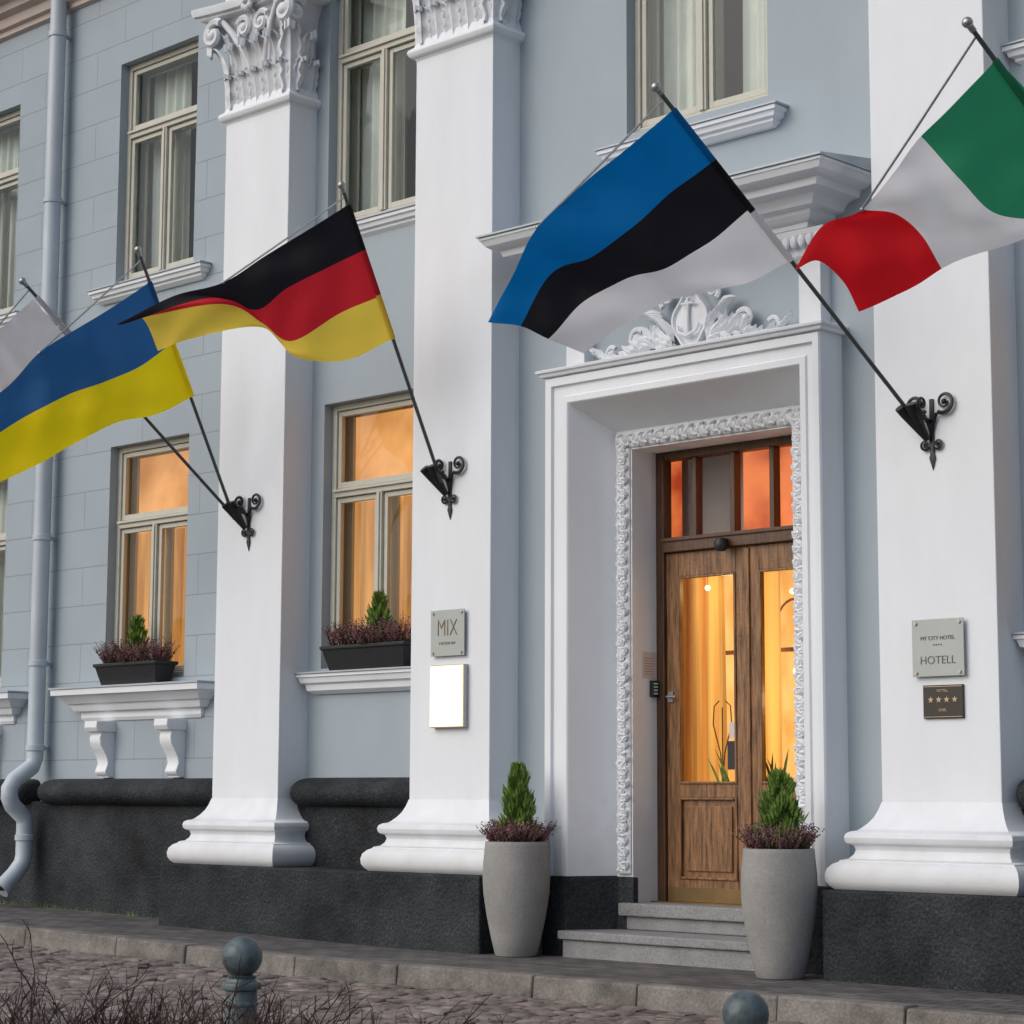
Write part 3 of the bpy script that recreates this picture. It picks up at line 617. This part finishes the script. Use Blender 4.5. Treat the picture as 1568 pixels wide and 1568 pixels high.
ITA=[[(6.63,-1.81,5.22),(6.41,-1.85,5.04),(6.18,-1.88,4.85),(5.99,-1.90,4.68),(5.80,-1.93,4.50),(5.60,-2.02,4.42),(5.39,-2.03,4.21)],[(6.73,-1.58,5.03),(6.50,-1.62,4.84),(6.28,-1.65,4.64),(6.10,-1.72,4.55),(5.93,-1.79,4.47),(5.70,-1.92,4.39),(5.51,-1.96,4.25)],[(6.83,-1.37,4.85),(6.60,-1.41,4.66),(6.38,-1.44,4.47),(6.19,-1.54,4.41),(6.01,-1.64,4.36),(5.80,-1.74,4.25),(5.58,-1.82,4.14)],[(6.93,-1.14,4.66),(6.81,-1.15,4.54),(6.63,-1.20,4.42),(6.34,-1.34,4.29),(6.04,-1.49,4.19),(5.84,-1.57,4.08),(5.60,-1.69,3.97)]]
WHT=[[(-2.72,-1.88,5.33),(-2.99,-1.96,5.15),(-3.34,-2.05,4.93)],[(-2.65,-1.59,5.05),(-2.99,-1.64,4.87),(-3.40,-1.74,4.68)],[(-2.60,-1.40,4.87),(-2.99,-1.44,4.68),(-3.42,-1.54,4.50)]]
BK=(.013,.013,.018)
flag("estonian_flag",EST,(4.32,-1.97,5.53),(4.88,-.15,3.69),[(.0,.17,.50),BK,(.92,.92,.99)],corner=EST[0][3],ph=.6,amp=.036)
flag("german_flag",GER,(.50,-1.23,5.80),(.44,-.15,3.75),[BK,(.60,.02,.035),(.98,.68,.09)],corner=GER[0][3],ph=2.,amp=.03)
flag("ukrainian_flag",UKR,(-2.12,-1.23,5.75),(-2.18,-.15,3.68),[(.025,.12,.33),(1.0,.74,.01)],corner=UKR[0][3],ph=3.2,amp=.03)
flag("italian_flag",ITA,(6.57,-1.97,5.38),(7.13,-.15,3.57),[(.03,.28,.14),(.94,.94,1.0),(.70,.012,.02)],vertical=True,corner=ITA[0][4],ph=1.1,amp=.032)
flag("white_flag",WHT,(-2.71,-1.97,5.45),(-2.24,-.15,3.68),[(.74,.72,.74),(.74,.64,.60)],corner=WHT[0][2],ph=1.,amp=.02)
def bracket(xc,zc):
    e=empty("flag_bracket");s=MB()
    s.box(xc-.014,xc+.014,-.016,0,zc-.26,zc+.10)
    s.rings([[(xc-.014,-.014,zc-.26),(xc+.014,-.014,zc-.26),(xc+.014,0,zc-.26),(xc-.014,0,zc-.26)],[(xc-.022,-.016,zc-.29),(xc+.022,-.016,zc-.29),(xc+.022,0,zc-.29),(xc-.022,0,zc-.29)],[(xc-.001,-.006,zc-.37),(xc+.001,-.006,zc-.37),(xc+.001,0,zc-.37),(xc-.001,0,zc-.37)]])
    for sg in (-1,1):
        s.spiral((xc+sg*.05,-.02,zc-.20),(sg,0,0),(0,0,1),.038,1.3,.010,flip=1,start=-2.6,k=.12,n=24)
        s.spiral((xc+sg*.11,-.03,zc+.07),(sg,0,0),(0,0,1),.080,1.35,.015,flip=1,start=-2.2,k=.13,n=30)
        s.tube([(xc,-.012,zc-.14),(xc+sg*.02,-.02,zc-.06),(xc+sg*.05,-.03,zc-.0)],.012,6)
    s.spiral((xc,-.12,zc+.055),(0,-1,0),(0,0,1),.06,1.3,.013,flip=1,start=-2.2,k=.13,n=30)
    dA=V((.028,-.47,.88)).normalized();dB=V((-.21,-.68,.70)).normalized()
    for d in (dA,dB):
        top=V((xc-.13,-.15,zc+.02)) if d is dB else V((xc-.06,-.15,zc+.03))
        b0=V((xc-.02,-.03,zc-.17));s.tube([b0,b0+(top-b0)*.5,top-d*.02,top+d*.03],[.022,.03,.036,.038],12)
    s.tube([(xc,-.0,zc-.05),(xc-.03,-.12,zc-.02)],.012,8)
    s.build("ironwork",IRON,e,smooth=True,ang=50)
bracket(-2.087,3.66);bracket(.45,3.72);bracket(4.979,3.66);bracket(7.516,3.6)
# ------------------------------------------------------------------ plants
def needles(s,c,r,h,N,mi,tilt=.5):
    for _ in range(N):
        t=random.random()**.8;a=random.random()*2*math.pi;rr=r*(1-t)**.5*(.72+.45*math.sin(t*15+2*math.sin(a*3)))*math.sqrt(random.uniform(.15,1))
        p=V((c[0]+rr*math.cos(a),c[1]+rr*math.sin(a),c[2]+t*h))
        d=V((math.cos(a)*tilt*random.uniform(.3,1.3),math.sin(a)*tilt*random.uniform(.3,1.3),1)).normalized();L=random.uniform(.035,.08);w=random.uniform(.004,.009)
        sd=d.cross(V((random.uniform(-1,1),random.uniform(-1,1),.1))).normalized()*w
        s.face([p-sd,p+sd,p+d*L*.6+sd*.8,p+d*L,p+d*L*.6-sd*.8],mi if random.random()<.5 else mi+1)
def heather(s,cx,cy,cz,rx,ry,N,h=.17,mi=2):
    for _ in range(N):
        a=random.random()*2*math.pi;q=math.sqrt(random.random());bx=cx+rx*.78*q*math.cos(a);by=cy+ry*.78*q*math.sin(a)
        d=V((math.cos(a)*q*.8*(rx>.3 and .5 or 1)+random.uniform(-.25,.25),math.sin(a)*q*.9+random.uniform(-.25,.25),1)).normalized();L=h*random.uniform(.6,1.2)
        mm=mi+random.choice((0,0,0,0,1,2))
        for k in range(13):
            t=(k+.3)/13;p=V((bx,by,cz))+d*L*t;an=random.random()*6.28
            o=V((math.cos(an),math.sin(an),.9)).normalized();l=.024*(1.1-.5*t);sd=o.cross(d);sd=sd.normalized()*.0075 if sd.length>1e-4 else V((.007,0,0))
            s.face([p-sd,p+sd,p+o*l],mm if t>.3 else mi+2)
PM=[GREEN,GREEN2,HEATH,HEATH2,HGRN]
def planter(c,hc,rc,seed):
    random.seed(seed);e=empty("potted_plant");s=MB()
    s.lathe((c[0],c[1],0),[(.150,0),(.158,.01),(.185,.12),(.222,.30),(.246,.46),(.252,.58),(.248,.68),(.236,.80),(.234,.83),(.228,.835),(.212,.835),(.208,.82),(.20,.76)],48);s.build("pot",CONC,e,smooth=True,ang=50)
    s=MB();s.lathe((c[0],c[1],0),[(.208,.76),(.208,.79),(.1,.80),(.001,.80)],24);s.build("soil",SOIL,e)
    s=MB();heather(s,c[0],c[1],.80,.22,.22,480,.20);needles(s,(c[0]+.01,c[1],.83),rc,hc,4200,0,.55)
    s.tube([(c[0],c[1],.8),(c[0],c[1],.8+hc*.8)],.01,6,m=4)
    s.build("plants",PM,e)
planter((1.41,-.22),.54,.14,3);planter((3.97,-.38),.47,.175,5)
def wbox(x0,x1,yc,z,seed,cx):
    random.seed(seed);e=empty("window_box");s=MB()
    def ring(i,zz): return [(x0+.07-i,yc-.075-i,zz),(x1-.07+i,yc-.075-i,zz),(x1-.07+i,yc+.075+i,zz),(x0+.07-i,yc+.075+i,zz)]
    s.rings([ring(0,z),ring(.045,z+.17),ring(.06,z+.175),ring(.062,z+.205),ring(.045,z+.205),ring(.04,z+.17)]);s.build("trough",BLK,e,bevel=.006)
    s=MB();n=int((x1-x0)*650);heather(s,(x0+x1)/2,yc,z+.17,(x1-x0)/2*1.2,.15,n,.24)
    needles(s,(cx,yc,z+.2),.12,.40,1900,0,.6);s.build("plants",PM,e)
wbox(-4.50,-3.50,.20,2.192,11,-3.98);wbox(-1.27,-.20,.25,2.219,12,-.66);wbox(5.8,6.8,.25,2.219,13,6.3)
# ------------------------------------------------------------------ ground
XS=[-110,-60,-12,-9,-6,-3,0,4,8,60,110]
s=MB();G=[]
for y in (-110,-40,-12,-6,-3,-1.5): G.append([(x,y,-.142+zg(x)) for x in XS])
s.grid(G);s.build("street",[COBJ],recalc=False)
st=bpy.data.objects["street"]
s=MB();random.seed(33);j=0;y=-1.56
while y>-7.6:
    hh=.125;x=-9.5+(.1 if j%2 else 0)+random.uniform(-.02,.02)
    while x<9.6:
        ww=random.uniform(.16,.22);g=.009
        z=-.127+zg(x)+random.uniform(-.011,.009);tx=random.uniform(-.006,.006);ty=random.uniform(-.006,.006);i2=.02
        o=[random.uniform(-.005,.005) for _ in range(4)]
        lo=[(x+g,y-hh+g,-.15+zg(x)),(x+ww-g,y-hh+g,-.15+zg(x)),(x+ww-g,y-g,-.15+zg(x)),(x+g,y-g,-.15+zg(x))]
        mi=[(x+g+o[0],y-hh+g,z-.012),(x+ww-g,y-hh+g+o[1],z-.012+tx),(x+ww-g+o[2],y-g,z-.012+tx+ty),(x+g,y-g+o[3],z-.012+ty)]
        to=[(x+g+i2,y-hh+g+i2,z),(x+ww-g-i2,y-hh+g+i2,z+tx),(x+ww-g-i2,y-g-i2,z+tx+ty),(x+g+i2,y-g-i2,z+ty)]
        n=len(s.v);s.v+=lo+mi+to
        for q in ((0,1,5,4),(1,2,6,5),(2,3,7,6),(3,0,4,7),(4,5,9,8),(5,6,10,9),(6,7,11,10),(7,4,8,11),(8,9,10,11)): s.f.append(tuple(n+k for k in q));s.m.append(0)
        x+=ww
    y-=hh;j+=1
s.build("setts",COBB,st,smooth=True,ang=60,recalc=False)
s=MB();s.grid([[(x,y,-.004+zg(x)) for x in XS] for y in (-1.36,.6)]);s.build("sidewalk",PAVE,recalc=False)
s=MB();s.face([(-150,-1.0,-.05),(150,-1.0,-.05),(150,150,-.05),(-150,150,-.05)]);s.face([(-150,-150,-.2),(150,-150,-.2),(150,-1,-.2),(-150,-1,-.2)]);s.build("ground",GRND)
e=empty("kerb");s=MB();x=-24.
random.seed(4)
while x<24:
    L=random.choice((.9,1.1,1.3));o=random.uniform(-.008,.008);h=random.uniform(-.008,.006)
    s.rings([[(x+.004,-1.52+o,-.2+zg(x)),(x+L-.004,-1.52+o,-.2+zg(x+L)),(x+L-.004,-1.355,-.2+zg(x+L)),(x+.004,-1.355,-.2+zg(x))],[(x+.004,-1.50+o,.004+h+zg(x)),(x+L-.004,-1.50+o,.004+h+zg(x+L)),(x+L-.004,-1.355,.006+h+zg(x+L)),(x+.004,-1.355,.006+h+zg(x))]]);x+=L
s.build("kerb_stones",KERB,e,bevel=.016)
s=MB();random.seed(8)
for _ in range(260):
    x=random.uniform(-9,-2.9);y=random.uniform(.12,.22)
    h=random.uniform(.02,.06);a=random.uniform(-.02,.02);s.face([(x-.003,y,zg(x)-.004),(x+.003,y,zg(x)-.004),(x+a,y-abs(a),zg(x)+h)])
s.build("grass",GREEN)
def bollard(x,y,zt):
    e=empty("bollard");s=MB()
    pr=[(.070,-.2),(.070,zt-.30),(.078,zt-.295),(.078,zt-.285),(.070,zt-.28),(.068,zt-.235),(.084,zt-.228),(.088,zt-.215),(.084,zt-.20),(.066,zt-.195),(.060,zt-.182),(.064,zt-.172)]
    for i in range(3,19):
        a=-math.pi/2+i/18*math.pi;pr.append((max(.001,.089*math.cos(a)),zt-.089+.089*math.sin(a)))
    s.lathe((x,y,0),pr,32);s.build("post",BOLL,e,smooth=True,ang=40)
bollard(5.2,-5.85,.555);bollard(7.6,-5.35,.445)
s=MB();random.seed(21)
def twig(p,d,L,r,lev):
    P=[p];q=V(p);dd=V(d)
    for k in range(4):
        dd=(dd+V((random.uniform(-.25,.25),random.uniform(-.25,.25),random.uniform(-.1,.12)))).normalized();q=q+dd*L/4;P.append(q.copy())
    s.tube(P,[r,r*.85,r*.7,r*.6,r*.45],3)
    if lev>0:
        for k in range(random.randint(2,4)):
            i=random.randint(1,4);nd=(dd+V((random.uniform(-1,1),random.uniform(-1,1),random.uniform(-.2,.4)))).normalized()
            twig(P[i],nd,L*random.uniform(.3,.5),r*.62,lev-1)
for k in range(700):
    t=random.random()**1.15;bx=6.0+1.02*t+random.uniform(-.45,.32);by=-7.85+1.35*t+random.uniform(-.35,.42)
    hh=random.uniform(.29,.43)*(1.06-.24*t)
    if random.random()<.04: hh*=1.2
    twig(V((bx,by,-.13)),V((random.uniform(-.45,.45),random.uniform(-.45,.45),1)).normalized(),hh*1.17,.006,2)
s.build("bare_shrub",TWIG)
# ------------------------------------------------------------------ light
wd=bpy.data.worlds.new("World");scene.world=wd;wd.use_nodes=True;nt=wd.node_tree;N=nt.nodes;L=nt.links
bg=N["Background"];sky=N.new("ShaderNodeTexSky");sky.sky_type='NISHITA';sky.sun_disc=False
el=math.radians(36);az=math.atan2(-.38,-1.0)
sky.sun_elevation=el;sky.sun_rotation=az%(2*math.pi);sky.air_density=1.0;sky.dust_density=3.0;sky.ozone_density=1.2
hs=N.new("ShaderNodeHueSaturation");hs.inputs["Saturation"].default_value=.8
L.new(sky.outputs[0],hs.inputs["Color"]);L.new(hs.outputs[0],bg.inputs[0]);bg.inputs[1].default_value=.134
sd=bpy.data.lights.new("sun","SUN");sd.energy=.86;sd.angle=math.radians(60);sd.color=(1,.99,.98)
so=bpy.data.objects.new("sun",sd);COL.objects.link(so)
dirv=V((math.cos(el)*math.sin(az),math.cos(el)*math.cos(az),math.sin(el)))
so.rotation_euler=dirv.to_track_quat('Z','Y').to_euler();so.location=dirv*30
# ------------------------------------------------------------------ camera
th,p,ro,f,D,cx=0.77321,0.12948,0.003982,3340.1,12.003,12.848
Fh=V((-math.sin(th),math.cos(th),0));R=V((math.cos(th),math.sin(th),0));Z=V((0,0,1))
F=Fh*math.cos(p)+Z*math.sin(p);U=-Fh*math.sin(p)+Z*math.cos(p)
R2=R*math.cos(ro)+U*math.sin(ro);U2=-R*math.sin(ro)+U*math.cos(ro)
cd=bpy.data.cameras.new("camera");cd.sensor_width=36;cd.lens=36*f/1568;cd.clip_end=500
co=bpy.data.objects.new("camera",cd);COL.objects.link(co)
M=Matrix((( R2.x,U2.x,-F.x,cx),(R2.y,U2.y,-F.y,-D),(R2.z,U2.z,-F.z,1.17),(0,0,0,1)))
co.matrix_world=M;scene.camera=co
scene.view_settings.view_transform='Standard';scene.view_settings.look='None';scene.view_settings.exposure=0
